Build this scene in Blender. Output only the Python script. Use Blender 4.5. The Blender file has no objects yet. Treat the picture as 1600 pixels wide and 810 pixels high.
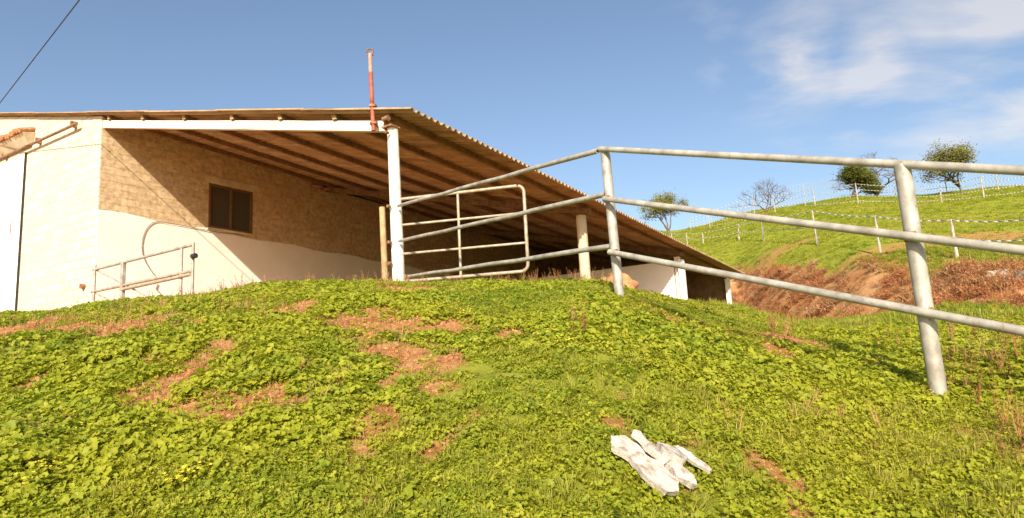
import bpy, math, random
import numpy as np
from mathutils import Vector, Matrix
R = math.radians
random.seed(7); rng = np.random.default_rng(7)
scene = bpy.context.scene
COL = scene.collection

# ---------------------------------------------------------------- camera
F = 1050.0; PITCH = R(9); ROLL = R(3)
fw = Vector((0, math.cos(PITCH), math.sin(PITCH))); rt = Vector((1, 0, 0)); up = rt.cross(fw)
ix = rt*math.cos(ROLL) - up*math.sin(ROLL); iy = rt*math.sin(ROLL) + up*math.cos(ROLL)
cam = bpy.data.cameras.new('camera'); camo = bpy.data.objects.new('camera', cam); COL.objects.link(camo)
cam.sensor_width = 36; cam.lens = F/1600*36; cam.clip_start = 0.05; cam.clip_end = 3000
camo.matrix_world = Matrix(((ix.x, iy.x, -fw.x, 0), (ix.y, iy.y, -fw.y, 0), (ix.z, iy.z, -fw.z, 0), (0, 0, 0, 1)))
scene.camera = camo
def ray(px, py): return fw + ix*((px-800)/F) + iy*(-(py-405)/F)
def at(px, py, Y):
    d = ray(px, py); return d*(Y/d.y)

# ---------------------------------------------------------------- light
SUN = Vector((-0.0911, -0.8673, 0.4894)).normalized()
el = math.asin(SUN.z); az = math.atan2(SUN.x, SUN.y)
w = bpy.data.worlds.new('World'); scene.world = w; w.use_nodes = True
nt = w.node_tree; nt.nodes.clear()
def N(nt, t, **kw):
    n = nt.nodes.new(t)
    for k, v in kw.items():
        if k.startswith('i_'): n.inputs[k[2:].replace('_', ' ')].default_value = v
        else: setattr(n, k, v)
    return n
sky = N(nt, 'ShaderNodeTexSky', sky_type='NISHITA', sun_disc=False, sun_elevation=el, sun_rotation=az, altitude=200, air_density=1.0, dust_density=1.9, ozone_density=1.2)
bg = N(nt, 'ShaderNodeBackground'); bg.inputs['Strength'].default_value = 0.105
wo = N(nt, 'ShaderNodeOutputWorld'); lk = nt.links.new
tc = N(nt, 'ShaderNodeTexCoord')
# clouds: noise over the direction projected on a flat high layer, only where the cloud bank lies
sx = N(nt, 'ShaderNodeSeparateXYZ'); lk(tc.outputs['Generated'], sx.inputs[0])
def M(op, a, b=None, c=None, clamp=False):
    m = N(nt, 'ShaderNodeMath', operation=op, use_clamp=clamp)
    for i, v in enumerate((a, b, c)):
        if v is None: continue
        if isinstance(v, (int, float)): m.inputs[i].default_value = v
        else: lk(v, m.inputs[i])
    return m.outputs[0]
zc = M('MAXIMUM', sx.outputs[2], 0.02); zz = M('ADD', zc, 0.12)
cx = M('DIVIDE', sx.outputs[0], zz); cy = M('DIVIDE', sx.outputs[1], zz)
cb = N(nt, 'ShaderNodeCombineXYZ'); lk(cx, cb.inputs[0]); lk(cy, cb.inputs[1])
mp = N(nt, 'ShaderNodeMapping'); mp.inputs['Rotation'].default_value = (0, 0, R(-30)); mp.inputs['Scale'].default_value = (1.0, 1.7, 1); lk(cb.outputs[0], mp.inputs[0])
n1 = N(nt, 'ShaderNodeTexNoise'); n1.inputs['Scale'].default_value = 1.5; n1.inputs['Detail'].default_value = 8; n1.inputs['Roughness'].default_value = .58; n1.inputs['Distortion'].default_value = .3; lk(mp.outputs[0], n1.inputs['Vector'])
def blob(px, py, wd):
    d = ray(px, py).normalized()
    v = N(nt, 'ShaderNodeVectorMath', operation='DISTANCE'); lk(tc.outputs['Generated'], v.inputs[0]); v.inputs[1].default_value = d
    return M('SUBTRACT', 1, M('DIVIDE', v.outputs['Value'], wd), clamp=True)
mask = None
for px, py, wd, k in ((1250, 88, .13, 1.45), (1370, 88, .14, 1.4), (1440, 50, .24, 1.1), (1560, 20, .25, 1.25), (1480, 165, .20, 1.1), (1600, 185, .12, 1.25), (1115, 118, .07, .8), (1330, 205, .13, .85), (1800, 60, .5, .9), (1250, 260, .09, .75), (1110, 30, .09, .9)):
    b = M('MULTIPLY', blob(px, py, wd), k)
    mask = b if mask is None else M('MAXIMUM', mask, b)
nn = M('ADD', M('SUBTRACT', n1.outputs['Fac'], .54), M('MULTIPLY', mask, .16), clamp=True)
cl = M('MULTIPLY', M('MULTIPLY', nn, 4.6), mask, clamp=True)
cl = M('MULTIPLY', M('POWER', cl, 1.2), .52, clamp=True)
mx = N(nt, 'ShaderNodeMix', data_type='RGBA'); lk(cl, mx.inputs[0]); lk(sky.outputs[0], mx.inputs[6]); mx.inputs[7].default_value = (6.0, 5.5, 5.05, 1)
lk(mx.outputs[2], bg.inputs[0]); lk(bg.outputs[0], wo.inputs[0])
sl = bpy.data.lights.new('sun', 'SUN'); sl.energy = 4.6; sl.angle = R(.53); sl.color = (1, .89, .72)
so = bpy.data.objects.new('sun', sl); COL.objects.link(so); so.rotation_euler = SUN.to_track_quat('Z', 'Y').to_euler()
scene.view_settings.view_transform = 'Standard'; scene.view_settings.look = 'None'; scene.view_settings.gamma = 1
scene.view_settings.exposure = 0.72
scene.render.engine = 'CYCLES'

# ---------------------------------------------------------------- helpers
def tag(o, label=None, cat=None, group=None, kind=None):
    if label: o['label'] = label
    if cat: o['category'] = cat
    if group: o['group'] = group
    if kind: o['kind'] = kind
    return o
def thing(name, label, cat, loc=(0, 0, 0), rz=0, group=None):
    o = bpy.data.objects.new(name, None); COL.objects.link(o); o.location = loc; o.rotation_euler = (0, 0, rz); o.empty_display_size = .2
    return tag(o, label, cat, group)
class MB:
    def __init__(s, off=(0, 0, 0)): s.v = []; s.f = []; s.o = Vector(off)
    def quadbox(s, P):   # 8 points: bottom 4 ccw, top 4
        b = len(s.v); s.v += [Vector(p) for p in P]
        for f in ((3, 2, 1, 0), (4, 5, 6, 7), (0, 1, 5, 4), (1, 2, 6, 5), (2, 3, 7, 6), (3, 0, 4, 7)): s.f.append([b+i for i in f])
        return s
    def box(s, a, b):
        (x0, y0, z0), (x1, y1, z1) = a, b
        x0, x1 = sorted((x0, x1)); y0, y1 = sorted((y0, y1)); z0, z1 = sorted((z0, z1))
        return s.quadbox([(x0, y0, z0), (x1, y0, z0), (x1, y1, z0), (x0, y1, z0), (x0, y0, z1), (x1, y0, z1), (x1, y1, z1), (x0, y1, z1)])
    def tube(s, pts, r, seg=10, r2=None, cap=True):
        pts = [Vector(p) for p in pts]; n = len(pts); rings = []
        ref = Vector((0, 0, 1)) if abs((pts[-1]-pts[0]).normalized().z) < .9 else Vector((1, 0, 0))
        for i, p in enumerate(pts):
            t = (pts[min(i+1, n-1)]-pts[max(i-1, 0)]).normalized()
            a = t.cross(ref).normalized(); b = t.cross(a).normalized()
            rr = r if r2 is None else r+(r2-r)*i/(n-1)
            st = len(s.v); s.v += [p+(a*math.cos(2*math.pi*k/seg)+b*math.sin(2*math.pi*k/seg))*rr for k in range(seg)]; rings.append(st)
        for i in range(n-1):
            for k in range(seg):
                k2 = (k+1) % seg; s.f.append([rings[i]+k, rings[i+1]+k, rings[i+1]+k2, rings[i]+k2])
        if cap: s.f.append([rings[0]+k for k in range(seg)]); s.f.append([rings[-1]+k for k in reversed(range(seg))])
        return s
    def build(s, name, m, parent=None, smooth=False, bevel=0):
        me = bpy.data.meshes.new(name); me.from_pydata([v-s.o for v in s.v], [], s.f); me.update()
        if m: me.materials.append(m)
        if smooth:
            me.shade_smooth()
            if smooth == 'auto':
                me.set_sharp_from_angle(angle=R(40))
        o = bpy.data.objects.new(name, me); COL.objects.link(o); o.parent = parent
        if bevel:
            bv = o.modifiers.new('bevel', 'BEVEL'); bv.width = bevel; bv.segments = 2; bv.limit_method = 'ANGLE'
        return o

# ---------------------------------------------------------------- materials
def newmat(name):
    m = bpy.data.materials.new(name); m.use_nodes = True; t = m.node_tree
    return m, t, t.nodes['Principled BSDF']
def ramp(t, src, stops):
    r = t.nodes.new('ShaderNodeValToRGB'); e = r.color_ramp.elements
    while len(e) > 1: e.remove(e[-1])
    e[0].position = stops[0][0]; e[0].color = (*stops[0][1], 1)
    for p, c in stops[1:]:
        q = e.new(p); q.color = (*c, 1)
    t.links.new(src, r.inputs[0]); return r.outputs[0]
def noise(t, scale, detail=5, rough=.6, vec=None, dist=0):
    n = t.nodes.new('ShaderNodeTexNoise'); n.inputs['Scale'].default_value = scale; n.inputs['Detail'].default_value = detail; n.inputs['Roughness'].default_value = rough; n.inputs['Distortion'].default_value = dist
    if vec is None:
        g = t.nodes.new('ShaderNodeNewGeometry'); vec = g.outputs['Position']
    t.links.new(vec, n.inputs['Vector']); return n.outputs['Fac']
def bump(t, bsdf, h, strength=.4, dist=.02):
    b = t.nodes.new('ShaderNodeBump'); b.inputs['Strength'].default_value = strength; b.inputs['Distance'].default_value = dist
    t.links.new(h, b.inputs['Height']); t.links.new(b.outputs[0], bsdf.inputs['Normal'])
def mixc(t, fac, a, b, mode='MIX'):
    m = t.nodes.new('ShaderNodeMix'); m.data_type = 'RGBA'; m.blend_type = mode
    for i, v in ((0, fac), (6, a), (7, b)):
        if isinstance(v, (int, float)): m.inputs[i].default_value = v
        elif isinstance(v, tuple): m.inputs[i].default_value = (*v, 1)
        else: t.links.new(v, m.inputs[i])
    return m.outputs[2]
def math_(t, op, a, b, clamp=False):
    m = t.nodes.new('ShaderNodeMath'); m.operation = op; m.use_clamp = clamp
    for i, v in enumerate((a, b)):
        if isinstance(v, (int, float)): m.inputs[i].default_value = v
        else: t.links.new(v, m.inputs[i])
    return m.outputs[0]
def simple(name, c1, c2, scale=8, rough=.7, metal=0, bs=.25, bd=.005, lo=.35, hi=.68, detail=6, c3=None, spec=.3):
    m, t, b = newmat(name)
    col = ramp(t, noise(t, scale, detail), [(lo, c1), (hi, c2)] + ([(min(hi+.12, 1), c3)] if c3 else []))
    t.links.new(col, b.inputs['Base Color']); b.inputs['Roughness'].default_value = rough; b.inputs['Metallic'].default_value = metal
    b.inputs['Specular IOR Level'].default_value = spec
    bump(t, b, noise(t, scale*6, 4), bs, bd); return m
def blockmat(name, axis, cA, cB, cM, bs=.6, bw=.42, bh=.21, mort=.012, stain=None, cov=0, dirt=(.62, .55, .46)):
    m, t, b = newmat(name)
    tcn = t.nodes.new('ShaderNodeTexCoord'); sp = t.nodes.new('ShaderNodeSeparateXYZ'); t.links.new(tcn.outputs['Object'], sp.inputs[0])
    cb = t.nodes.new('ShaderNodeCombineXYZ'); t.links.new(sp.outputs[axis], cb.inputs[0]); t.links.new(sp.outputs[2], cb.inputs[1])
    nz = t.nodes.new('ShaderNodeTexNoise'); nz.inputs['Scale'].default_value = 3.5; t.links.new(cb.outputs[0], nz.inputs['Vector'])
    wv = t.nodes.new('ShaderNodeVectorMath'); wv.operation = 'MULTIPLY_ADD'; t.links.new(nz.outputs['Color'], wv.inputs[0]); wv.inputs[1].default_value = (.05, .05, 0); t.links.new(cb.outputs[0], wv.inputs[2])
    br = t.nodes.new('ShaderNodeTexBrick'); t.links.new(wv.outputs[0], br.inputs['Vector'])
    br.inputs['Scale'].default_value = 1; br.inputs['Brick Width'].default_value = bw; br.inputs['Row Height'].default_value = bh
    br.inputs['Mortar Size'].default_value = mort; br.inputs['Mortar Smooth'].default_value = .35; br.inputs['Bias'].default_value = 0
    br.inputs['Color1'].default_value = (*cA, 1); br.inputs['Color2'].default_value = (*cB, 1); br.inputs['Mortar'].default_value = (*cM, 1)
    nf = noise(t, 7, 8, .7, cb.outputs[0])
    c = mixc(t, 1.0, br.outputs['Color'], ramp(t, nf, [(.35, dirt), (.58, (1, 1, 1))]), 'MULTIPLY')
    if stain:
        c = mixc(t, math_(t, 'MULTIPLY', ramp(t, noise(t, .9, 6, .65, cb.outputs[0]), [(.5, (0, 0, 0)), (.68, (1, 1, 1))]), .5), c, stain)
    t.links.new(c, b.inputs['Base Color']); b.inputs['Roughness'].default_value = .92; b.inputs['Specular IOR Level'].default_value = .15
    hh = math_(t, 'SUBTRACT', math_(t, 'MULTIPLY', nf, .6), br.outputs['Fac'])
    bump(t, b, hh, bs, .015); return m
m_block = blockmat('sandstone_block', 1, (.76, .60, .39), (.63, .48, .30), (.65, .50, .32), stain=(.48, .33, .19), mort=.008, bw=.40, bh=.20, bs=.9)
m_front = blockmat('whitewashed_block', 0, (.70, .63, .51), (.62, .55, .43), (.40, .33, .24), bs=.35, bw=.5, bh=.26, mort=.010, dirt=(.90, .86, .80))
m_plaster = simple('white_plaster', (.86, .82, .74), (.92, .89, .83), 1.6, .9, bs=.25, bd=.01, c3=(.90, .87, .80))
m_dirty_plaster = simple('dirty_plaster', (.50, .40, .27), (.70, .60, .44), 2.0, .9, bs=.3, bd=.01)
m_whitepaint = simple('chalky_white_paint', (.60, .50, .36), (.84, .78, .66), 5, .65, lo=.28, hi=.5)
m_rafter = simple('white_painted_beam', (.66, .56, .42), (.86, .80, .70), 3, .5, lo=.28, hi=.45)
m_purlin = simple('aged_timber', (.16, .09, .045), (.30, .18, .09), 6, .85)
m_endwall = simple('brown_boarding', (.12, .065, .03), (.24, .14, .07), 3, .9)
m_woodpost = simple('weathered_post', (.30, .19, .09), (.52, .37, .20), 5, .85, bs=.5)
m_gal = simple('galvanised_pipe', (.25, .22, .18), (.44, .41, .35), 7, .5, metal=.2, c3=(.54, .51, .44), lo=.3, hi=.55, bs=.15, bd=.002, spec=.5)
t_ = m_gal.node_tree; b_ = t_.nodes['Principled BSDF']; src = b_.inputs['Base Color'].links[0].from_socket
t_.links.new(mixc(t_, ramp(t_, noise(t_, 26, 7, .7), [(.60, (0, 0, 0)), (.68, (.8, .8, .8))]), src, (.26, .12, .05)), b_.inputs['Base Color'])
m_gate = simple('gate_pipe_faded', (.30, .23, .16), (.52, .44, .33), 10, .5, metal=.15, bs=.15, bd=.002)
m_rust = simple('rusty_steel', (.16, .06, .03), (.40, .22, .12), 14, .8)
m_rail = simple('brown_rail', (.16, .09, .05), (.34, .22, .14), 10, .8)
m_pinkcloth = simple('dusty_cloth', (.30, .15, .09), (.48, .30, .2), 10, .9)
m_red = simple('red_faded_paint', (.32, .06, .035), (.46, .14, .09), 8, .6, c3=(.50, .30, .22))
m_frame = simple('brown_window_frame', (.14, .07, .03), (.20, .11, .05), 8, .5)
m_dark = simple('black_rubber', (.02, .018, .015), (.05, .045, .04), 12, .6)
m_glass, t_, b_ = newmat('dusty_window_glass'); b_.inputs['Base Color'].default_value = (.075, .065, .05, 1); b_.inputs['Roughness'].default_value = .15
m_door = simple('white_metal_door', (.80, .77, .70), (.90, .88, .83), 2, .5, bs=.05)
m_tile = simple('clay_tile', (.34, .14, .06), (.58, .32, .17), 12, .9)
m_debris = simple('rubble_plaster', (.30, .24, .18), (.56, .50, .44), 22, .9, lo=.34, hi=.52, bs=.6, bd=.01)
m_tape = simple('white_fence_tape', (.45, .42, .36), (.62, .59, .52), 4, .6, bs=0)
m_farpost = simple('white_fence_post', (.30, .26, .20), (.50, .46, .38), 6, .7)
m_bark = simple('grey_bark', (.10, .07, .05), (.24, .18, .13), 8, .9, bs=.5)
m_twig = simple('pale_twig', (.24, .16, .12), (.34, .25, .20), 8, .9)

# roof sheet: brown fibre cement with lap lines and stains
m_roof, t, b = newmat('corrugated_fibre_cement')
tcn = t.nodes.new('ShaderNodeTexCoord'); mp2 = t.nodes.new('ShaderNodeMapping'); mp2.inputs['Scale'].default_value = (.35, 3.2, 1); t.links.new(tcn.outputs['Object'], mp2.inputs[0])
a1 = noise(t, 1.6, 7, .65, mp2.outputs[0]); c = ramp(t, a1, [(.3, (.26, .16, .08)), (.52, (.46, .31, .165)), (.72, (.60, .43, .25))])
c = mixc(t, 1.0, c, ramp(t, noise(t, 2.4, 6, .7), [(.3, (.62, .58, .5)), (.6, (1, 1, 1))]), 'MULTIPLY')
t.links.new(c, b.inputs['Base Color']); b.inputs['Roughness'].default_value = .85; bump(t, b, noise(t, 30, 4), .2, .004)

# foliage
def leafmat(name, cols, yl, transl=.47, rough=.5):
    m, t, b = newmat(name)
    oi = t.nodes.new('ShaderNodeObjectInfo'); atn = t.nodes.new('ShaderNodeAttribute'); atn.attribute_type = 'INSTANCER'; atn.attribute_name = 'tint'
    c = ramp(t, oi.outputs['Random'], cols)
    c = mixc(t, atn.outputs['Fac'], c, yl)
    g = noise(t, 1.3, 4); c = mixc(t, ramp(t, g, [(.42, (0, 0, 0)), (.62, (.6, .6, .6))]), c, yl)
    t.links.new(c, b.inputs['Base Color']); b.inputs['Roughness'].default_value = rough; b.inputs['Specular IOR Level'].default_value = .25
    tr = t.nodes.new('ShaderNodeBsdfTranslucent'); t.links.new(c, tr.inputs[0]); mxs = t.nodes.new('ShaderNodeMixShader'); mxs.inputs[0].default_value = transl
    t.links.new(b.outputs[0], mxs.inputs[1]); t.links.new(tr.outputs[0], mxs.inputs[2]); t.links.new(mxs.outputs[0], t.nodes['Material Output'].inputs[0]); return m
m_leaf = leafmat('mallow_leaf', [(0, (.14, .23, .018)), (.35, (.29, .36, .026)), (.7, (.39, .43, .032)), (1, (.50, .48, .06))], (.43, .43, .03))
m_leafdk = leafmat('dark_weed_leaf', [(0, (.09, .17, .015)), (.5, (.19, .28, .022)), (1, (.30, .36, .028))], (.40, .39, .028))
m_grass = leafmat('grass_blade', [(0, (.18, .26, .02)), (.5, (.31, .37, .03)), (1, (.42, .42, .05))], (.48, .42, .08))
m_straw = leafmat('dry_straw', [(0, (.28, .15, .06)), (.5, (.42, .25, .10)), (1, (.52, .36, .18))], (.36, .14, .05), .15, .8)
m_brush = leafmat('dry_brush', [(0, (.26, .12, .05)), (.5, (.46, .25, .11)), (1, (.58, .40, .21))], (.50, .20, .08), .15, .8)
m_crown = leafmat('tree_leaf', [(0, (.10, .11, .02)), (.5, (.2, .18, .03)), (1, (.26, .23, .05))], (.18, .19, .03), .25)

# ---------------------------------------------------------------- terrain (a height field in world space)
def th_e(px, py):
    d = ray(px, py); return math.atan2(d.x, d.y), d.z/math.hypot(d.x, d.y)
def E_(py): return ('e', py)
Lf = [(13, 1.30), (20, 1.75), (30, 2.1), (38, 2.3), (44, 3.0), (80, 8.0), (120, 8.5)]
cols = [(-700, 590, 9.5, [(13, .9), (20, 1.2), (30, 1.4), (38, 1.6), (44, 2), (80, 4), (120, 4)]), (-400, 560, 9.2, [(13, 1.1), (20, 1.4), (30, 1.7), (38, 1.9), (44, 2.3), (80, 5), (120, 5)]),
 (0, 510, 9.0, [(13, 1.08), (20, 1.4)]+Lf[2:]), (150, 486, 9.0, [(13, 1.15), (20, 1.5)]+Lf[2:]), (300, 466, 8.8, [(13, 1.2), (20, 1.6)]+Lf[2:]), (420, 448, 8.6, Lf), (600, 447, 8.5, Lf), (800, 447, 8.3, Lf), (930, 446, 7.9, Lf),
 (1000, 465, 8.0, [(13, 1.2), (20, 1.75), (30, 2.15), (38, 2.4), (46, E_(415)), (82, E_(374)), (120, E_(378))]),
 (1070, 481, 8.2, [(13, .95), (20, 1.45), (30, 2.0), (40, 2.4), (47, E_(415)), (82, E_(369)), (120, E_(374))]),
 (1160, 502, 8.5, [(13, .72), (20, 1.05), (36, E_(500)), (42, E_(422)), (47, E_(386)), (80, E_(346)), (120, E_(352))]),
 (1250, 518, 8.6, [(13, E_(519)), (20, E_(511)), (28, E_(501)), (34, E_(419)), (38, E_(390)), (78, E_(328)), (120, E_(338))]),
 (1350, 522, 8.8, [(12, E_(515)), (17, E_(505)), (23, E_(498)), (28, E_(420)), (30.5, E_(396)), (75, E_(314)), (120, E_(326))]),
 (1465, 524, 8.9, [(11, E_(515)), (15, E_(503)), (19.5, E_(491)), (24, E_(421)), (26.5, E_(402)), (72, E_(305)), (120, E_(318))]),
 (1600, 520, 8.9, [(11, E_(507)), (14, E_(493)), (17, E_(478)), (21, E_(419)), (24, E_(404)), (70, E_(294)), (120, E_(309))]),
 (1900, 520, 8.9, [(11, E_(507)), (14, E_(490)), (17, E_(470)), (21, E_(412)), (24, E_(396)), (68, E_(284)), (120, E_(300))])]
TH, RK, HK = [], [], []
for px, pc, rc, far in cols:
    th, e = th_e(px, pc); rr = [0, rc*.25, rc*.5, rc*.75, rc]; hh = [e*r-1.5*(1-r/rc)**2 for r in rr]
    for r, v in far:
        rr.append(r); hh.append(th_e(px, v[1])[1]*r if isinstance(v, tuple) else v)
    TH.append(th); RK.append(rr+[420, 1500]); HK.append(hh+[2, -10])
TH = [-math.pi, -2.3] + TH + [2.3, math.pi]
RK = [RK[0]]*2 + RK + [RK[-1]]*2
back = [-1.5-.22*min(r, 9) for r in RK[0][:5]] + [-3.6, -3.9, -4, -4, -4, -4, -4] + [-5, -10]
HK = [back]*2 + HK + [back]*2
TH = np.array(TH); RK = np.array(RK); HK = np.array(HK)
lat = rng.random((256, 256))
def vnoise(x, y):
    xi = np.floor(x).astype(int); yi = np.floor(y).astype(int); fx = x-xi; fy = y-yi; fx = fx*fx*(3-2*fx); fy = fy*fy*(3-2*fy)
    g = lambda a, b: lat[a & 255, b & 255]
    return (g(xi, yi)*(1-fx)+g(xi+1, yi)*fx)*(1-fy)+(g(xi, yi+1)*(1-fx)+g(xi+1, yi+1)*fx)*fy-.5
def height(x, y):
    x = np.asarray(x, float); y = np.asarray(y, float); shp = x.shape; x = x.ravel(); y = y.ravel()
    th = np.arctan2(x, y); r = np.hypot(x, y); K = RK.shape[1]
    rk = np.stack([np.interp(th, TH, RK[:, k]) for k in range(K)]); hk = np.stack([np.interp(th, TH, HK[:, k]) for k in range(K)])
    d = (hk[1:]-hk[:-1])/(rk[1:]-rk[:-1]); m = np.zeros_like(hk); m[0] = d[0]; m[-1] = d[-1]
    s = d[:-1]*d[1:]; m[1:-1] = np.where(s > 0, 2*s/np.where(np.abs(d[:-1]+d[1:]) < 1e-9, 1, d[:-1]+d[1:]), 0)
    i = np.clip((r[None] >= rk).sum(0)-1, 0, K-2); j = np.arange(len(r))
    r0 = rk[i, j]; h = rk[i+1, j]-r0; t = np.clip((r-r0)/h, 0, 1)
    z = (2*t**3-3*t**2+1)*hk[i, j]+(t**3-2*t**2+t)*h*m[i, j]+(-2*t**3+3*t**2)*hk[i+1, j]+(t**3-t**2)*h*m[i+1, j]
    near = np.clip((r-.5)/2, 0, 1)
    z += near*(.07*vnoise(x*1.1+5, y*1.1)+.05*vnoise(x*2.9, y*2.9+9)+.03*vnoise(x*7, y*7)+.014*vnoise(x*17, y*17)*(r < 14))
    z += np.clip((r-18)/25, 0, 1)*(.8*vnoise(x*.12, y*.12+3)+.25*vnoise(x*.5+7, y*.5))
    bank = np.exp(-((r-(rk[7, j]+rk[8, j])/2)/4)**2)*(x > 3); z += bank*(.7*vnoise(x*.45, y*.45)+.35*vnoise(x*1.3, y*1.3))
    return z.reshape(shp)
H1 = lambda x, y: float(height(np.array([x]), np.array([y]))[0])
def hit(px, py):     # where a sight line meets the terrain
    d = ray(px, py); k = np.linspace(.8, 160, 30000)/math.hypot(d.x, d.y)
    g = height(d.x*k, d.y*k); i = np.argmax(d.z*k < g); return Vector((d.x*k[i], d.y*k[i], g[i]))

# bare soil patches, as world discs on the slope (centre, half sizes)
bare = []
for px, py, a, b in ((110, 517, 85, 14), (20, 512, 45, 12), (180, 524, 30, 9), (470, 482, 32, 9), (300, 508, 22, 7), (225, 585, 12, 6), (285, 590, 34, 22), (250, 615, 26, 16), (310, 565, 20, 14), (240, 555, 22, 7), (375, 635, 52, 24), (465, 622, 40, 14), (577, 695, 36, 22), (560, 505, 50, 12), (600, 520, 36, 18), (620, 560, 26, 20), (640, 585, 34, 10), (595, 487, 22, 6), (690, 512, 60, 8), (780, 528, 45, 9), (645, 455, 30, 8), (730, 682, 18, 9), (1205, 545, 26, 10), (1068, 504, 26, 6), (968, 620, 10, 8), (1560, 782, 36, 10), (115, 655, 34, 12), (590, 635, 36, 6), (1235, 530, 14, 6), (350, 545, 35, 10), (560, 740, 26, 6), (700, 560, 30, 6), (1240, 750, 40, 8), (820, 530, 20, 5), (1020, 700, 46, 8), (55, 610, 18, 7)):
    p = hit(px, py); q = hit(px+a, py); s = hit(px, py-b); bare.append((p.x, p.y, min(max((q-p).length*1.04, .05), .9), min(max((Vector((s.x, s.y))-Vector((p.x, p.y))).length*1.2, .13), .42)))
def bareness(x, y):
    v = np.zeros_like(x); wx = x+.26*vnoise(x*5, y*5)+.16*vnoise(x*13, y*13+5); wy = y+.36*vnoise(x*5+31, y*5)+.2*vnoise(x*13+9, y*13)
    for cx_, cy_, a, b in bare:
        v = np.maximum(v, 1.25-np.hypot((wx-cx_)/(a*1.05), (wy-cy_)/(b*1.05)))
    return np.clip(v*2.2, 0, 1)
axis = np.concatenate([np.linspace(0, 12, 150)[:-1], 12+(np.geomspace(1, 50, 120)-1)*8.0]); axis = axis*1.0
ax = np.concatenate([-axis[::-1], axis[1:]]); GX, GY = np.meshgrid(ax, ax); GZ = height(GX, GY); n_ = len(ax)
me = bpy.data.meshes.new('ground'); vs = np.stack([GX.ravel(), GY.ravel(), GZ.ravel()], 1)
ii = (np.arange(n_-1)[:, None]*n_+np.arange(n_-1)[None]).ravel(); fc = np.stack([ii, ii+1, ii+n_+1, ii+n_], 1)
me.vertices.add(len(vs)); me.vertices.foreach_set('co', vs.ravel()); me.loops.add(fc.size); me.loops.foreach_set('vertex_index', fc.ravel())
me.polygons.add(len(fc)); me.polygons.foreach_set('loop_start', np.arange(0, fc.size, 4)); me.update(); me.shade_smooth()
# zone attributes: how bare, how grassy the soil is
rr_ = np.hypot(GX, GY); tt_ = np.arctan2(GX, GY)
rb0 = np.interp(tt_, TH, RK[:, 7]); rb1 = np.interp(tt_, TH, RK[:, 8])
def zones(x, y):
    r = np.hypot(x, y); th = np.arctan2(x, y); b0 = np.interp(th, TH, RK[:, 7]); b1 = np.interp(th, TH, RK[:, 8])
    wob = .9*vnoise(x*.35, y*.35)+.6*vnoise(x*1.1+4, y*1.1)
    rw = r+wob; bank = np.clip((rw-b0+1.0)/1.0, 0, 1)*np.clip((b1+1.0-rw)/1.5, 0, 1)*(th > .12)
    floor = np.clip((r-10.5)/1.5, 0, 1)*np.clip((.40-th)/.05, 0, 1)*np.clip((46-r)/3, 0, 1)
    floor = floor*np.clip((.27-th)/.04+np.clip((30-r)/6, 0, 1), 0, 1)
    return bank, floor, b1
bk, fl, b1_ = zones(GX, GY)
fieldbare = np.clip((vnoise(GX*.16+2, GY*.3)+.02)*5, 0, 1)*(rr_ > b1_)*np.clip((46-rr_)/8, 0, 1)*(GX > 8)*.8
soilv = np.maximum.reduce([bareness(GX, GY)*(rr_ < 12), bk, fl, fieldbare])
for nm, arr in (('soil', soilv), ('bank', bk)):
    at_ = me.attributes.new(nm, 'FLOAT', 'POINT'); at_.data.foreach_set('value', arr.ravel().astype(np.float32))
m_ground, t, b = newmat('soil_and_turf')
def attr(nm):
    a = t.nodes.new('ShaderNodeAttribute'); a.attribute_name = nm; return a.outputs['Fac']
soil = ramp(t, noise(t, 9, 9, .7), [(.3, (.28, .10, .04)), (.46, (.46, .20, .075)), (.58, (.58, .30, .13)), (.74, (.68, .46, .25))])
soil = mixc(t, 1.0, soil, ramp(t, noise(t, 55, 4, .6), [(.3, (.6, .6, .6)), (.6, (1, 1, 1))]), 'MULTIPLY')
bankc = ramp(t, noise(t, 1.1, 9, .72), [(.3, (.22, .09, .035)), (.43, (.44, .20, .08)), (.55, (.56, .30, .13)), (.7, (.62, .42, .22))])
soil = mixc(t, attr('bank'), soil, bankc)
turf = mixc(t, ramp(t, noise(t, .35, 6, .7), [(.35, (0, 0, 0)), (.65, (1, 1, 1))]), ramp(t, noise(t, 5, 8, .75), [(.3, (.10, .13, .015)), (.5, (.24, .28, .028)), (.7, (.36, .37, .045))]), ramp(t, noise(t, 6, 8, .75), [(.3, (.16, .16, .02)), (.5, (.28, .28, .03)), (.7, (.38, .33, .07))]))
gc = mixc(t, attr('soil'), turf, soil); t.links.new(gc, b.inputs['Base Color']); b.inputs['Roughness'].default_value = .95; b.inputs['Specular IOR Level'].default_value = .1
bump(t, b, noise(t, 14, 8, .75), .9, .04)
me.materials.append(m_ground); go = bpy.data.objects.new('ground', me); COL.objects.link(go); tag(go, kind='structure')

# ---------------------------------------------------------------- barn
AL = R(32)
O = Vector((-10.684, 16.969, 0)); d1 = Vector((math.sin(AL), math.cos(AL), 0)); nn_ = Vector((math.cos(AL), -math.sin(AL), 0))
barn = thing('barn', 'long pale block barn with a brown corrugated lean-to roof on the hilltop', 'barn', O, -AL)
XE, XW, YL, SX, SY = 10.82, -13.0, 22.7, .247, .038
XR = -9.5
def zr(x, y): return 7.15-SX*(x if x > XR else 2*XR-x)-SY*y
def zf(x): return zr(x, 0)-.10
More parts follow.
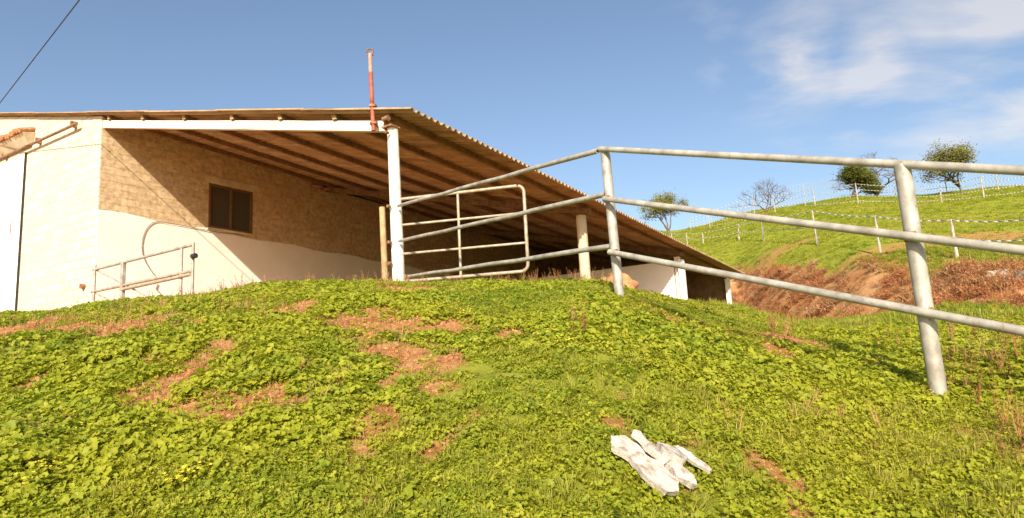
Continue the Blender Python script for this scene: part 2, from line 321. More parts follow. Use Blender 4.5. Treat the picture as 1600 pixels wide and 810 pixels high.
# front gable wall (pentagon prism), side wall, plaster band
fb = MB()
def prism_x(mb, prof, y0, y1):      # prof: list of (x,z)
    b_ = len(mb.v); k = len(prof); mb.v += [Vector((x, y0, z)) for x, z in prof]+[Vector((x, y1, z)) for x, z in prof]
    mb.f.append([b_+i for i in range(k)]); mb.f.append([b_+k+i for i in reversed(range(k))])
    for i in range(k): j = (i+1) % k; mb.f.append([b_+j, b_+i, b_+k+i, b_+k+j])
    return mb
prism_x(fb, [(XW, .2), (0, .2), (0, zr(0, 0)-.045), (XR, zr(XR, 0)-.045), (XW, zr(XW, 0)-.045)], 0, .03).build('front_wall', m_front, barn)
side = MB(); y0, y1 = .03, YL
side.quadbox([(-.22, y0, .2), (0, y0, .2), (0, y1, .2), (-.22, y1, .2), (-.22, y0, zr(0, y0)-.06), (0, y0, zr(0, y0)-.06), (0, y1, zr(0, y1)-.06), (-.22, y1, zr(0, y1)-.06)])
# window opening is cut through the side wall so the frame sits in a real reveal
WY0, WY1, WZ0, WZ1 = 3.13, 4.66, 4.55, 5.92
side.v = []; side.f = []
def wallseg(ya, yb, za, zb, top=False):
    zt0, zt1 = (zr(0, ya)-.06, zr(0, yb)-.06) if top else (zb, zb)
    side.quadbox([(-.22, ya, za), (0, ya, za), (0, yb, za), (-.22, yb, za), (-.22, ya, zt0), (0, ya, zt0), (0, yb, zt1), (-.22, yb, zt1)])
wallseg(y0, WY0, .2, 0, True); wallseg(WY1, y1, .2, 0, True); wallseg(WY0, WY1, .2, WZ0); wallseg(WY0, WY1, WZ1, 0, True)
side.build('side_wall', m_block, barn)
pb = MB()      # white plaster dado with an uneven top edge
ys = np.linspace(-.004, YL, 130); prev = None
for i, y in enumerate(ys):
    zt = 4.54-.027*y+.035*math.sin(y*2.3)+.03*(random.random()-.5)
    pb.v += [Vector((0.0, y, .2)), Vector((.025, y, .2)), Vector((.025, y, zt)), Vector((0.0, y, zt+.02))]
    if i:
        b_ = len(pb.v)-8
        for q in range(3): pb.f.append([b_+q, b_+4+q, b_+5+q, b_+q+1])
pb.f += [[0, 1, 2, 3]]
pb.build('plaster_dado', m_plaster, barn)
MB().box((XW, YL, .2), (0, YL+.2, 6.2)).build('rear_wall', m_front, barn)
MB().box((XW, .03, .2), (XW+.2, YL, zr(XW, YL)-.1)).build('far_side_wall', m_front, barn)
# window
win = MB(); f_ = .07
for a, c_ in (((-.10, WY0, WZ0), (.02, WY1, WZ0+f_)), ((-.10, WY0, WZ1-f_), (.02, WY1, WZ1)), ((-.10, WY0, WZ0+f_), (.02, WY0+f_, WZ1-f_)), ((-.10, WY1-f_, WZ0+f_), (.02, WY1, WZ1-f_)), ((-.09, (WY0+WY1)/2-.03, WZ0+f_), (.012, (WY0+WY1)/2+.04, WZ1-f_))): win.box(a, c_)
wn = win.build('window', m_frame, barn, bevel=.006)
for a, c_ in ((WY0+f_, (WY0+WY1)/2-.03), ((WY0+WY1)/2+.04, WY1-f_)): MB().box((-.05, a, WZ0+f_), (-.04, c_, WZ1-f_)).build('pane', m_glass, wn)
MB().box((0.0, WY0-.12, WZ1+.003), (.035, WY1+.22, WZ1+.24)).build('lintel', m_dirty_plaster, wn, bevel=.01)
MB().box((.0, WY0-.06, WZ0-.075), (.075, WY1+.06, WZ0-.003)).build('sill', m_dirty_plaster, wn, bevel=.01)
# roof: corrugations run down the slope, their ends show along the eave
def roof_slab(name, xa, xb, mat):
    rb = MB(); P = .177; A = .034; seg = 10; ny = int((YL+.1+.3)/P*seg)
    for i in range(ny+1):
        y = -.20+i*P/seg; o = A*math.sin(2*math.pi*i/seg); jit = .012*math.sin(int(i/seg/5)*12.9)
        for x, e_ in ((xa, 0), (xb, jit)):
            z = zr(x, y)+o
            rb.v += [Vector((x+e_, y, z)), Vector((x+e_, y, z-.012))]
        if i:
            b_ = len(rb.v)-8
            rb.f += [[b_, b_+2, b_+6, b_+4], [b_+1, b_+5, b_+7, b_+3], [b_+2, b_+3, b_+7, b_+6], [b_, b_+4, b_+5, b_+1]]
    rb.f += [[0, 1, 3, 2], [len(rb.v)-4, len(rb.v)-2, len(rb.v)-1, len(rb.v)-3]]
    return rb.build(name, mat, barn, smooth='auto')
for k, (a, c_) in enumerate(((8.0, XE), (5.2, 8.1), (2.4, 5.3), (-.5, 2.5), (-3.6, -.4), (-6.6, -3.5), (XR, -6.5))):
    o = roof_slab('roof_sheet_row', a, c_, m_roof); o.location.z = .014*(k % 2)
o = roof_slab('roof_sheet_row', XW-.3, XR, m_roof)
MB().tube([(XR, -.3, zr(XR, 0)+.03), (XR, YL+.3, zr(XR, YL)+.03)], .11, 10).build('ridge_cap', m_roof, barn, smooth=True)
# purlins on the rafters, tips poke out in front of the white beam
def slopebar(x, y0, y1, wd, ht, top):    # bar along y following the fall
    m = MB(); m.quadbox([(x-wd/2, y0, zr(x, y0)-top-ht), (x+wd/2, y0, zr(x, y0)-top-ht), (x+wd/2, y1, zr(x, y1)-top-ht), (x-wd/2, y1, zr(x, y1)-top-ht), (x-wd/2, y0, zr(x, y0)-top), (x+wd/2, y0, zr(x, y0)-top), (x+wd/2, y1, zr(x, y1)-top), (x-wd/2, y1, zr(x, y1)-top)]); return m
for x in (.42, 2.03, 3.81, 5.61, 7.2, 8.78, 10.15):
    slopebar(x, -.03, YL+.1, .07, .12, .035).build('purlin', m_purlin, barn)
    MB().quadbox([(x-.05, -.045, zr(x, 0)-.15), (x+.06, -.045, zr(x, 0)-.15), (x+.06, -.033, zr(x, 0)-.15), (x-.05, -.033, zr(x, 0)-.15), (x-.09, -.045, zr(x, 0)-.045), (x+.01, -.045, zr(x, 0)-.045), (x+.01, -.033, zr(x, 0)-.045), (x-.09, -.033, zr(x, 0)-.045)]).build('purlin_cleat', m_woodpost, barn, bevel=.008)
def rafter(y, x0, x1, ht, th, mat, name):
    m = MB(); za, zb = zr(x0, y)-.155, zr(x1, y)-.155
    return m.quadbox([(x0, y-th/2, za-ht), (x1, y-th/2, zb-ht), (x1, y+th/2, zb-ht), (x0, y+th/2, za-ht), (x0, y-th/2, za), (x1, y-th/2, zb), (x1, y+th/2, zb), (x0, y+th/2, za)]).build(name, mat, barn, bevel=.008)
rafter(.07, .03, 10.02, .20, .12, m_rafter, 'front_beam')
for y in (7.7, 15.55, YL-.3): rafter(y, .05, 10.4, .18, .12, m_purlin, 'rafter')
# posts along the eave
def gpt(x, y): p = O+nn_*x+d1*y; return H1(p.x, p.y)
pm = MB(); g = gpt(10.19, 0)
pm.tube([(10.24, .05, g-.4), (10.17, .05, zr(10.2, 0)-.30)], .115, 14, .10)
cp = pm.build('corner_post', m_whitepaint, barn, smooth='auto')
MB().box((10.05, -.12, zr(10.2, 0)-.30), (10.29, .12, zr(10.2, 0)-.27)).build('post_cap', m_rust, cp)
MB().tube([(10.06, -.02, zr(10.2, 0)-.26), (10.10, -.02, zr(10.2, 0)-.10)], .045, 8).tube([(10.12, -.13, zr(10.2, 0)-.16), (10.24, -.13, zr(10.2, 0)-.16)], .05, 10).build('beam_bracket', m_rust, cp, smooth='auto')
for z in (zr(10.2, 0)-.42, 2.86, 2.22, 1.85): MB().tube([(10.2, -.17, z), (10.2, -.10, z)], .028, 8).build('bolt', m_rust, cp)
def sqpost(x, y, wd, top, mat, low=None):
    g = gpt(x, y); m = MB().box((x-wd/2, y-wd/2, g-.4), (x+wd/2, y+wd/2, top)); return m.build('eave_post', mat, barn, bevel=.02)
ep = MB().tube([(10.12, 7.7, gpt(10.12, 7.7)-.4), (10.10, 7.7, zr(10.12, 7.7)-.38)], .15, 18, .14).build('eave_post', m_dirty_plaster, barn, smooth='auto')
sqpost(10.15, 15.5, .20, zr(10.15, 15.5)-.38, m_whitepaint); sqpost(10.15, YL-.35, .20, zr(10.15, YL)-.38, m_whitepaint)
MB().tube([(9.42, .60, gpt(9.4, .6)-.3), (9.34, .62, 3.12)], .065, 10, .058).build('prop_post', m_woodpost, barn, smooth='auto')
# low partition between pens, end wall, eave-side wall of the last bay
MB().box((4.3, 15.2, .6), (10.04, 15.4, 3.52)).build('pen_wall', m_plaster, barn, bevel=.02)
MB().box((10.25, 15.2, .6), (10.45, 15.4, 3.52)).build('pen_wall', m_plaster, barn, bevel=.02)
MB().quadbox([(0, YL-.2, .2), (10.04, YL-.2, .2), (10.04, YL, .2), (0, YL, .2), (0, YL-.2, zr(0, YL)-.03), (10.04, YL-.2, zr(10.04, YL)-.03), (10.04, YL, zr(10.04, YL)-.03), (0, YL, zr(0, YL)-.03)]).build('end_wall', m_endwall, barn)
# sliding door on its rail
dr = MB().box((-8.0, -.07, .5), (-4.30, -.02, 7.0)).build('sliding_door', m_door, barn, bevel=.01)
hd = MB().tube([(-4.75, -.07, 4.6), (-4.75, -.12, 4.62), (-4.75, -.12, 5.0), (-4.75, -.07, 5.02)], .014, 8).build('door_handle', m_rust, dr, smooth=True)
MB().box((-4.297, -.06, .5), (-4.272, -.003, 7.02)).build('door_gap_shade', m_dark, dr)  # dark strip standing in for the shaded gap along the door edge
rl = MB().tube([(-9.5, -.16, 7.13), (-1.0, -.16, 7.10)], .042, 10).build('door_rail', m_rail, barn, smooth='auto')
for x in (-1.35, -3.4, -5.6): MB().box((x-.04, -.16, 7.10), (x+.04, -.003, 7.26)).build('rail_bracket', m_rust, rl)
MB().tube([(-.5, -.003, 2.60), (-.5, -.10, 2.60)], .07, 12).build('drain_pipe_end', m_rust, barn, smooth='auto')
# little tiled hood over the door
hood = MB().quadbox([(-8.2, -.10, 7.19), (-3.95, -.10, 7.17), (-3.95, -.003, 7.17), (-8.2, -.003, 7.19), (-8.2, -.34, 7.50), (-3.80, -.34, 7.48), (-3.80, -.003, 7.56), (-8.2, -.003, 7.58)]).build('door_hood', m_dirty_plaster, barn, bevel=.012)
tl = MB(); x = -8.2
while x < -3.8:
    j = random.uniform(-.03, .03); z = 7.52+random.uniform(0, .03)
    tl.tube([(x, -.42+j, z), (x+random.uniform(-.02, .02), -.20, z+.08), (x, -.01, z+.15)], .075, 8, .06); x += .155
tl.build('hood_tiles', m_tile, hood, smooth='auto')
# hose against the plaster
m_hose = simple('dusty_hose', (.20, .17, .13), (.34, .29, .23), 12, .7)
hp = [(.05, 4.3, 4.47), (.06, 3.4, 4.43), (.05, 2.6, 4.46), (.05, 1.9, 4.48), (.05, 1.5, 4.46), (.05, 1.25, 4.22), (.05, 1.15, 3.85), (.05, 1.18, 3.50), (.06, 1.32, 3.2), (.07, 1.52, 2.95)]
def smoothpath(P, n=6):
    P = [Vector(p) for p in P]; P = [P[0]]+P+[P[-1]]; o = []
    for i in range(1, len(P)-2):
        for k in range(n):
            t = k/n; a, b_, c_, d_ = P[i-1], P[i], P[i+1], P[i+2]
            o.append(.5*((2*b_)+(c_-a)*t+(2*a-5*b_+4*c_-d_)*t*t+(3*b_-a-3*c_+d_)*t**3))
    return o+[P[-1]]
tag(MB().tube(smoothpath(hp), .011, 8).build('hose', m_hose, None, smooth=True), 'thin grey hose curving down the white lower wall left of the window', 'hose')
ho = bpy.data.objects['hose']; ho.location = O; ho.rotation_euler = (0, 0, -AL)
h2 = MB().tube(smoothpath([(.05, 1.62, 2.72), (.05, 1.58, 2.58), (.06, 1.70, 2.45), (.05, 1.76, 2.2), (.06, 1.9, 2.0)]), .013, 8).build('hose', m_hose, None, smooth=True); h2.location = O; h2.rotation_euler = (0, 0, -AL)
tag(h2, 'short grey hose end hanging low on the white wall behind the small rail', 'hose')

bn_ = thing('cloth_bundle', 'small pale reddish bundle tucked under the barn roof by the side wall', 'bundle', O+nn_*.16+d1*7.3+Vector((0, 0, 6.52)), -AL)
bm_ = MB()
for k in range(5): bm_.tube([(random.uniform(0, .1), -.35+.15*k, random.uniform(-.1, .1)), (random.uniform(0, .16), -.1+.15*k, random.uniform(.0, .18))], .075, 8, .05)
bm_.build('cloth', m_pinkcloth, bn_, smooth='auto'); MB().tube([(.1, .1, .1), (.12, 1.1, .06), (.1, 3.1, .03)], .05, 8).build('rod', m_dark, bn_, smooth=True)

# red pole at the end of the beam
base = O+nn_*9.91-d1*.17+Vector((0, 0, 4.30))
pole = thing('antenna_pole', 'thin red and pink pole standing up from the end of the white roof beam', 'pole', base)
MB().tube([(.0, 0, 0), (-.03, 0, 1.12)], .038, 10).build('shaft', m_red, pole, smooth='auto')
MB().tube([(-.03, 0, 1.12), (-.035, 0, 1.48)], .034, 10).build('faded_top', simple('pink_faded_paint', (.50, .20, .14), (.60, .36, .28), 10, .7), pole, smooth='auto')
hk = MB().tube([(-.035+.06*math.cos(a_), 0, 1.53+.05*math.sin(a_)) for a_ in np.linspace(-1.4, 4.4, 14)], .016, 8); hk.tube([(-.09, 0, 1.46), (.02, 0, 1.46)], .02, 8); hk.build('hook', m_rust, pole, smooth='auto')
for z in (.12, .45): MB().box((-.06, -.05, z), (.06, .16, z+.04)).build('clamp', m_rust, pole)

# wire overhead
A_ = O+nn_*-9.6+d1*-.02+Vector((0, 0, 7.93)); B_ = O+nn_*24+d1*-6.5+Vector((0, 0, 6.95))
tag(MB().tube([A_.lerp(B_, k/30)-Vector((0, 0, .0)) for k in range(31)], .012, 6).build('overhead_wire', m_dark, None, smooth=True), 'dark overhead wire crossing the sky in the top left corner', 'wire')

# small gate-like rail before the barn corner
hb = O+nn_*2.45-d1*1.2; hb = Vector((hb.x, hb.y, H1(hb.x, hb.y)))
hr = thing('pipe_barrier', 'small low pipe barrier on the grass crest by the white barn corner', 'barrier', hb, -AL)
z0 = hb.z
def q(x, z, y=0): return (x-2.45, y, z-z0)
for x, zt in ((2.47, 2.68), (5.75, 2.62), (6.13, 2.66)): MB().tube([q(x, 1.3), q(x, zt)], .028, 10).build('post', m_gal, hr, smooth='auto')
MB().box(q(3.59, 1.2, -.04), q(3.68, 2.59, .04)).build('post', m_gal, hr, bevel=.01)
MB().tube([q(2.40, 2.57), q(6.13, 2.62)], .03, 10).build('top_rail', m_gal, hr, smooth='auto')
MB().tube([q(2.38, 2.08), q(6.13, 2.11)], .03, 10).tube([q(3.7, 2.0, -.03), q(6.1, 2.04, -.03)], .035, 10).build('bottom_rail', m_gate, hr, smooth='auto')
MB().tube([q(2.5, 2.55, .03), q(4.6, 1.75, .03)], .018, 8).build('brace', m_gal, hr, smooth='auto')
MB().tube([q(2.42, 2.06, .03), q(3.5, 1.7, .03)], .018, 8).build('brace', m_gal, hr, smooth='auto')
MB().tube([q(6.17, 2.38, -.04), q(6.28, 2.38, -.04)], .05, 10).build('latch', m_dark, hr, smooth='auto')

# ---------------------------------------------------------------- tubular gate
gl = at(627, 312, 11.45); gr = at(818, 290, 11.0); ang = math.atan2(gr.y-gl.y, gr.x-gl.x); GW = math.hypot(gr.x-gl.x, gr.y-gl.y)
gate = thing('pen_gate', 'rusty tubular pen gate with rounded corners hung on the white post', 'gate', (gl.x, gl.y, 1.55), ang)
ztop = 2.99-1.55; zb = at(820, 424, 11.0).z-1.55; rcn = .12
path = [(0, 0, ztop-.015)]+[(GW-rcn+rcn*math.sin(a_), 0, ztop-rcn+rcn*math.cos(a_)) for a_ in np.linspace(0, math.pi/2, 7)]+[(GW-rcn+rcn*math.cos(a_), 0, zb+rcn-rcn*math.sin(a_)) for a_ in np.linspace(0, math.pi/2, 7)]+[(0, 0, zb-.01)]
MB().tube(path, .029, 12).build('outer_frame', m_gate, gate, smooth='auto')
for z in (at(629, 352, 11.45).z-1.55, at(630, 397, 11.45).z-1.55): MB().tube([(0, 0, z), (GW, 0, z)], .022, 10).build('cross_rail', m_gate, gate, smooth='auto')
MB().tube([(GW*.47, .0, ztop-.02), (GW*.47, 0, zb+.02)], .024, 10).build('upright', m_gate, gate, smooth='auto')

# ---------------------------------------------------------------- pipe fence in the foreground
P2b = at(968, 452, 6.35); P2t = at(945, 233, 6.35); P1b = at(1466, 604, 4.0); P1t = at(1409, 258, 4.0)
fe = thing('pipe_fence', 'three-rail galvanised pipe fence running from the barn post down the slope', 'fence', (P2b.x, P2b.y, H1(P2b.x, P2b.y)))
fo = Vector(fe.location)
def ft(pts, r, name, seg=14, mat=None, par=fe, capo=True):
    pts = [Vector(p) for p in pts]
    if len(pts) == 2:      # slight bends of real, old pipe
        a, b_ = pts; k = 9; dv = (b_-a).length; pts = [a.lerp(b_, i/k)+Vector((0, 0, (.006 if 0 < i < k else 0)*math.sin(i*2.1+dv*3))) for i in range(k+1)]
    m = MB(fo); m.tube(pts, r, seg, cap=capo); return m.build(name, mat or m_gal, par, smooth='auto')
ft([P2b-Vector((0, 0, .3)), P2t], .046, 'post', 18); ft([P1b-Vector((0, 0, .3)), P1t], .047, 'post', 18)
dP = P1t-P2t; P0b = P1b+(P1b-P2b); P0t = P1t+dP
gz = H1(P0b.x, P0b.y); ft([Vector((P0b.x, P0b.y, gz-.3)), P0t], .047, 'post', 18)
for (xa, ya, Ya), (xb, yb, Yb), (xc, yc, Yc) in (((622, 322, 11.42), (934, 236, 6.42), (937, 234, 6.30)), ((624, 377, 11.42), (946, 304, 6.42), (944, 311, 6.28)), ((634, 433, 11.3), (957, 385, 6.42), (952, 394, 6.28))):
    r_ = ft([at(xa, ya, Ya), at(xb, yb, Yb)], .027, 'rail')
for (xa, ya), (xb, yb) in (((937, 233), (1405, 257)), ((944, 311), (1423, 370)), ((952, 394), (1447, 489))):
    a = at(xa, ya, 6.29); c_ = at(xb, yb, 3.94); d_ = c_+(c_-a)*1.05
    if ya == 233: a = at(xa, ya, 6.35); c_ = at(xb, yb, 4.0); d_ = c_+(c_-a)*1.05
    ft([a, c_, d_], .027, 'rail')
for (px, py), Y, up_ in (((1410, 260), 4.0, 0), ((1423, 370), 3.98, 0), ((1448, 489), 3.98, 0), ((948, 311), 6.32, 0), ((960, 395), 6.32, 0)):
    c_ = at(px, py, Y); v = (P1b-P2b).normalized(); v.z = 0
    ft([c_-v*.035, c_-v*.012, c_+v*.012, c_+v*.035], .0305, 'weld_collar', 12, m_rust)
# dark discs painted in for the shaded hollows of the left rails' open ends
for (xb, yb) in ((934, 236), (946, 304), (957, 385)):
    p = at(xb, yb, 6.42); v = (p-at(622, 330+(yb-236)*.7, 11.4)).normalized(); ft([p-v*.002, p+v*.006], .020, 'rail_end', 12, m_dark)

# ---------------------------------------------------------------- rubble in the grass
def slab(label, px, py, outline, T, rz, tilt, lift, seed, bend=0):
    random.seed(seed); p = hit(px, py); e = .12
    nrm = Vector((-(H1(p.x+e, p.y)-H1(p.x-e, p.y))/(2*e), -(H1(p.x, p.y+e)-H1(p.x, p.y-e))/(2*e), 1)).normalized()
    import bmesh; bm = bmesh.new(); pts = []
    for k, a in enumerate(outline):      # ragged broken edge between the corners
        b_ = outline[(k+1) % len(outline)]; pts.append(a)
        for t_ in (.35, .7): pts.append((a[0]+(b_[0]-a[0])*t_+random.gauss(0, .0035), a[1]+(b_[1]-a[1])*t_+random.gauss(0, .0035)))
    vs_ = [bm.verts.new((x_, y_, T*.5)) for x_, y_ in pts]; f_ = bm.faces.new(vs_)
    ex = bmesh.ops.extrude_face_region(bm, geom=[f_]); 
    for v in ex['geom']:
        if isinstance(v, bmesh.types.BMVert): v.co.z -= T; v.co.x *= .94; v.co.y *= .94
    bmesh.ops.recalc_face_normals(bm, faces=bm.faces)
    bmesh.ops.triangulate(bm, faces=bm.faces); bmesh.ops.subdivide_edges(bm, edges=bm.edges, cuts=2, use_grid_fill=True)
    for v in bm.verts: v.co.z += bend*v.co.y*v.co.y+.0035*math.sin(v.co.x*60+seed)*math.cos(v.co.y*75)+random.gauss(0, .0007)
    me_ = bpy.data.meshes.new('plaster_chunk'); bm.to_mesh(me_); bm.free(); me_.materials.append(m_debris); me_.shade_smooth(); me_.set_sharp_from_angle(angle=R(28))
    o = bpy.data.objects.new('plaster_chunk', me_); COL.objects.link(o)
    Q = Vector((0, 0, 1)).rotation_difference(nrm).to_matrix() @ Matrix.Rotation(R(rz), 3, 'Z') @ Matrix.Rotation(R(tilt[0]), 3, 'X') @ Matrix.Rotation(R(tilt[1]), 3, 'Y')
    o.matrix_world = Matrix.Translation(p+nrm*lift) @ Q.to_4x4(); return tag(o, label, 'rubble', 'broken plaster pieces lying in the weeds')
slab('longest flat white piece of broken plaster at the left of the rubble', 1001, 746, [(-.165, -.035), (-.12, -.075), (-.05, -.045), (.04, -.062), (.15, -.05), (.165, -.005), (.12, .045), (.02, .05), (-.06, .035), (-.15, .03)], .026, -50, (8, 3), .055, 3)
slab('greyish tilted plaster piece behind the longest white one', 1012, 723, [(-.11, -.03), (.05, -.045), (.11, -.02), (.10, .03), (-.02, .045), (-.10, .03)], .03, -62, (-26, 0), .06, 8, -6)
slab('blocky white plaster lump in the middle of the rubble', 1037, 735, [(-.055, -.05), (.04, -.055), (.065, .0), (.045, .055), (-.045, .045)], .055, 8, (-8, 10), .06, 5)
slab('thin narrow white plaster shard at the right end of the rubble', 1075, 735, [(-.095, -.012), (.02, -.02), (.10, -.008), (.085, .012), (-.03, .018), (-.09, .010)], .016, -52, (14, 0), .05, 11)
slab('small white plaster fragment below the middle lump', 1057, 759, [(-.06, -.03), (.03, -.035), (.07, .0), (.03, .03), (-.04, .03)], .028, -40, (6, 8), .05, 14)
# boulders
def rock(px, py, s, label, mat, Y=None, name='dirt_mound', cat='mound', sq=(1, .8, .6)):
    p = hit(px, py) if Y is None else at(px, py, Y); 
    bpy_me = bpy.data.meshes.new(name); import bmesh; bm = bmesh.new(); bmesh.ops.create_icosphere(bm, subdivisions=4, radius=1)
    for v in bm.verts:
        d = 1+.25*math.sin(v.co.x*3+px)*math.cos(v.co.y*4)+.1*math.sin(v.co.z*9+v.co.x*7)+random.uniform(-.02, .02); v.co = Vector((v.co.x*sq[0], v.co.y*sq[1], v.co.z*sq[2]))*s*d
    bm.to_mesh(bpy_me); bm.free(); bpy_me.materials.append(mat); bpy_me.shade_smooth(); o = bpy.data.objects.new(name, bpy_me); COL.objects.link(o); o.location = p; return tag(o, label, cat)
m_mound = simple('orange_earth', (.34, .15, .06), (.58, .33, .16), 3, .95, bs=.8, bd=.05)
mp_ = at(972, 440, 16.5); o = rock(962, 444, .52, 'orange earth mound under the eave behind the second fence post', m_mound, 15.5, sq=(1, .8, .62))
o.location.z -= .1
rock(1597, 441, .35, 'dark stone on the red bank at the right edge', simple('dark_stone', (.10, .07, .05), (.20, .15, .11), 5, .9), name='stone', cat='stone')
rock(1562, 434, .3, 'pale stone on the red bank right of the large fence post', simple('pale_stone', (.36, .27, .18), (.52, .42, .3), 5, .9), name='stone', cat='stone')

# ---------------------------------------------------------------- far tape fences
def ribbon(m, a, b, wd=.045, turns=5, seg=60, sag=.08):
    for i in range(seg+1):
        t = i/seg; p = a.lerp(b, t)-Vector((0, 0, sag*4*t*(1-t))); dr = (b-a).normalized(); s = Vector((0, 0, 1)); o = dr.cross(s).normalized()
        an = turns*math.pi*t; v = (s*math.cos(an)+o*math.sin(an))*wd; q2 = dr.cross(v).normalized()*.004
        m.v += [p+v+q2, p-v+q2, p-v-q2, p+v-q2]
        if i:
            c_ = len(m.v)-8
            for k in range(4): m.f.append([c_+k, c_+(k+1) % 4, c_+4+(k+1) % 4, c_+4+k])
def tape_fence(name, label, posts, levels, wd, turns):
    # posts: (px, py_base, py_top, r)
    P = []
    for px, pb_, pt, r in posts:
        d = ray(px, pb_); Y = r/math.hypot(d.x, d.y)*d.y; b_ = at(px, pb_, Y); g = H1(b_.x, b_.y); hgt = at(px, pt, Y).z-b_.z; P.append((Vector((b_.x, b_.y, g)), hgt))
    root = thing(name, label, 'fence', P[0][0]); off = P[0][0]
    for p, h in P: MB(off).tube([p-Vector((0, 0, .2)), p+Vector((random.uniform(-.1, .1), 0, h))], .055, 8, .045).build('post', m_farpost, root, smooth='auto')
    for lv in levels:
        m = MB(off)
        for (a, ha), (b_, hb_) in zip(P, P[1:]):
            ribbon(m, a+Vector((0, 0, ha*lv)), b_+Vector((0, 0, hb_*lv)), wd, turns)
        m.build('tape', m_tape, root)
tape_fence('tape_fence', 'lower white tape fence with leaning posts along the near edge of the green field', [(1050, 372, 356, 62), (1073, 368, 350, 58), (1098, 370, 352, 54), (1155, 378, 352, 50), (1195, 386, 350, 46), (1279, 391, 336, 36.5), (1376, 397, 337, 30), (1496, 404, 341, 26), (1640, 408, 338, 23.5), (1820, 405, 325, 22)], (.98, .52), .028, 9)
tape_fence('tape_fence', 'upper white tape fence on the crest of the green hill before the trees', [(1110, 360, 338, 78), (1165, 352, 322, 74), (1213, 344, 312, 70), (1276, 336, 303, 66), (1343, 331, 297, 63), (1409, 325, 293, 60), (1472, 321, 292, 58), (1539, 318, 280, 56), (1612, 314, 270, 55), (1720, 308, 262, 54)], (.97, .72, .45, .2), .03, 13)
tape_fence('tape_fence', 'distant tape fence showing as white dashes against the sky behind the trees', [(1080, 366, 346, 96), (1180, 344, 312, 92), (1260, 330, 292, 88), (1330, 318, 278, 85), (1400, 308, 268, 82), (1480, 301, 262, 80), (1560, 295, 254, 78), (1650, 288, 246, 76)], (.98, .74, .5, .26), .035, 17)

# ---------------------------------------------------------------- trees on the hill
def tree(px, py_base, py_top, wpx, r, seed, leaf, label, lean=0, flat=.8, depth=6, leafn=9):
    random.seed(seed); d = ray(px, py_base); Y = r/math.hypot(d.x, d.y)*d.y; b_ = at(px, py_base, Y); g = H1(b_.x, b_.y)
    Ht = at(px, py_top, Y).z-g; Wd = wpx/F*Y
    root = thing('tree' if leaf else 'bare_tree', label, 'tree', (b_.x, b_.y, g), 0, 'trees on the crest of the hill'); trunk = MB(); tips = []; tw = MB()
    hs = [0.0]; pts = []
    def br(p, v, L, rad, k):
        n = 3; q_ = p; path = [p]
        for _ in range(n):
            v = (v+Vector((random.uniform(-.3, .3), random.uniform(-.3, .3), random.uniform(-.16, .2)))).normalized(); q_ = q_+v*L/n; path.append(q_)
        (trunk if k > 2 else tw).tube(path, rad, 6 if k > 2 else 4, rad*.62, cap=False); pts.extend(path)
        if k <= 2: tips.append((q_, v))
        if k == 0: return
        for c_ in range(random.choice((2, 3, 3)) if k < depth else 4):
            a_ = random.uniform(0, 6.28); sp = random.uniform(.45, .95); perp = Vector((math.cos(a_), math.sin(a_), 0)); nv = (v*(1-sp*.4)+perp*sp+Vector((0, 0, -.02))).normalized(); br(q_, nv, (1.0 if k == depth else L*random.uniform(.68, .86)), rad*.6, k-1)
    br(Vector((0, 0, -.2)), Vector((lean, 0, 1)).normalized(), .6, .13, depth)
    mxz = max(p.z for p in pts); mw = sorted(abs(p.x) for p in pts)[int(len(pts)*.97)]
    sz, sw = Ht/mxz, Wd/2/mw
    def sc(v): return Vector((v.x*sw, v.y*sw, v.z*sz))
    for m in (trunk, tw): m.v = [sc(v) if v.z > .3 else Vector((v.x*1, v.y*1, v.z*sz)) for v in m.v]
    b_0 = len(trunk.v); trunk.v += tw.v; trunk.f += [[i+b_0 for i in f] for f in tw.f]
    trunk.build('trunk', m_bark, root, smooth=True)
    if leaf:
        lm = MB()
        for tp, v in tips:
            if leaf < 1 and random.random() > leaf: continue
            c0 = sc(tp)
            for _ in range(leafn):
                c_ = c0+Vector((random.gauss(0, .30), random.gauss(0, .30), random.gauss(0, .26))); a = Vector((random.gauss(0, 1), random.gauss(0, 1), random.gauss(0, 1))).normalized(); b2 = a.orthogonal().normalized(); s = random.uniform(.07, .14)
                b0 = len(lm.v); lm.v += [c_-a*s, c_+b2*s*.6, c_+a*s, c_-b2*s*.6]; lm.f.append([b0, b0+1, b0+2, b0+3])
        lm.build('crown', m_crown, root)
    return root
tree(1046, 366, 302, 70, 84, 21, .8, 'half-bare round green tree farthest left, just right of the barn roof', leafn=16, depth=5)
tree(1197, 338, 279, 86, 82, 5, 0, 'leafless pale grey tree standing alone on the crest', depth=6)
tree(1331, 322, 262, 66, 78, 9, 1, 'small dense dark green tree in front of the tall bare one', leafn=40, depth=5)
tree(1372, 316, 238, 100, 81, 14, 0, 'tall leafless tree behind the small green one by the large fence post', depth=6)
tree(1504, 304, 226, 108, 77, 31, .75, 'wide spreading half-green tree farthest right on the hill', lean=-.2, leafn=9, depth=6)

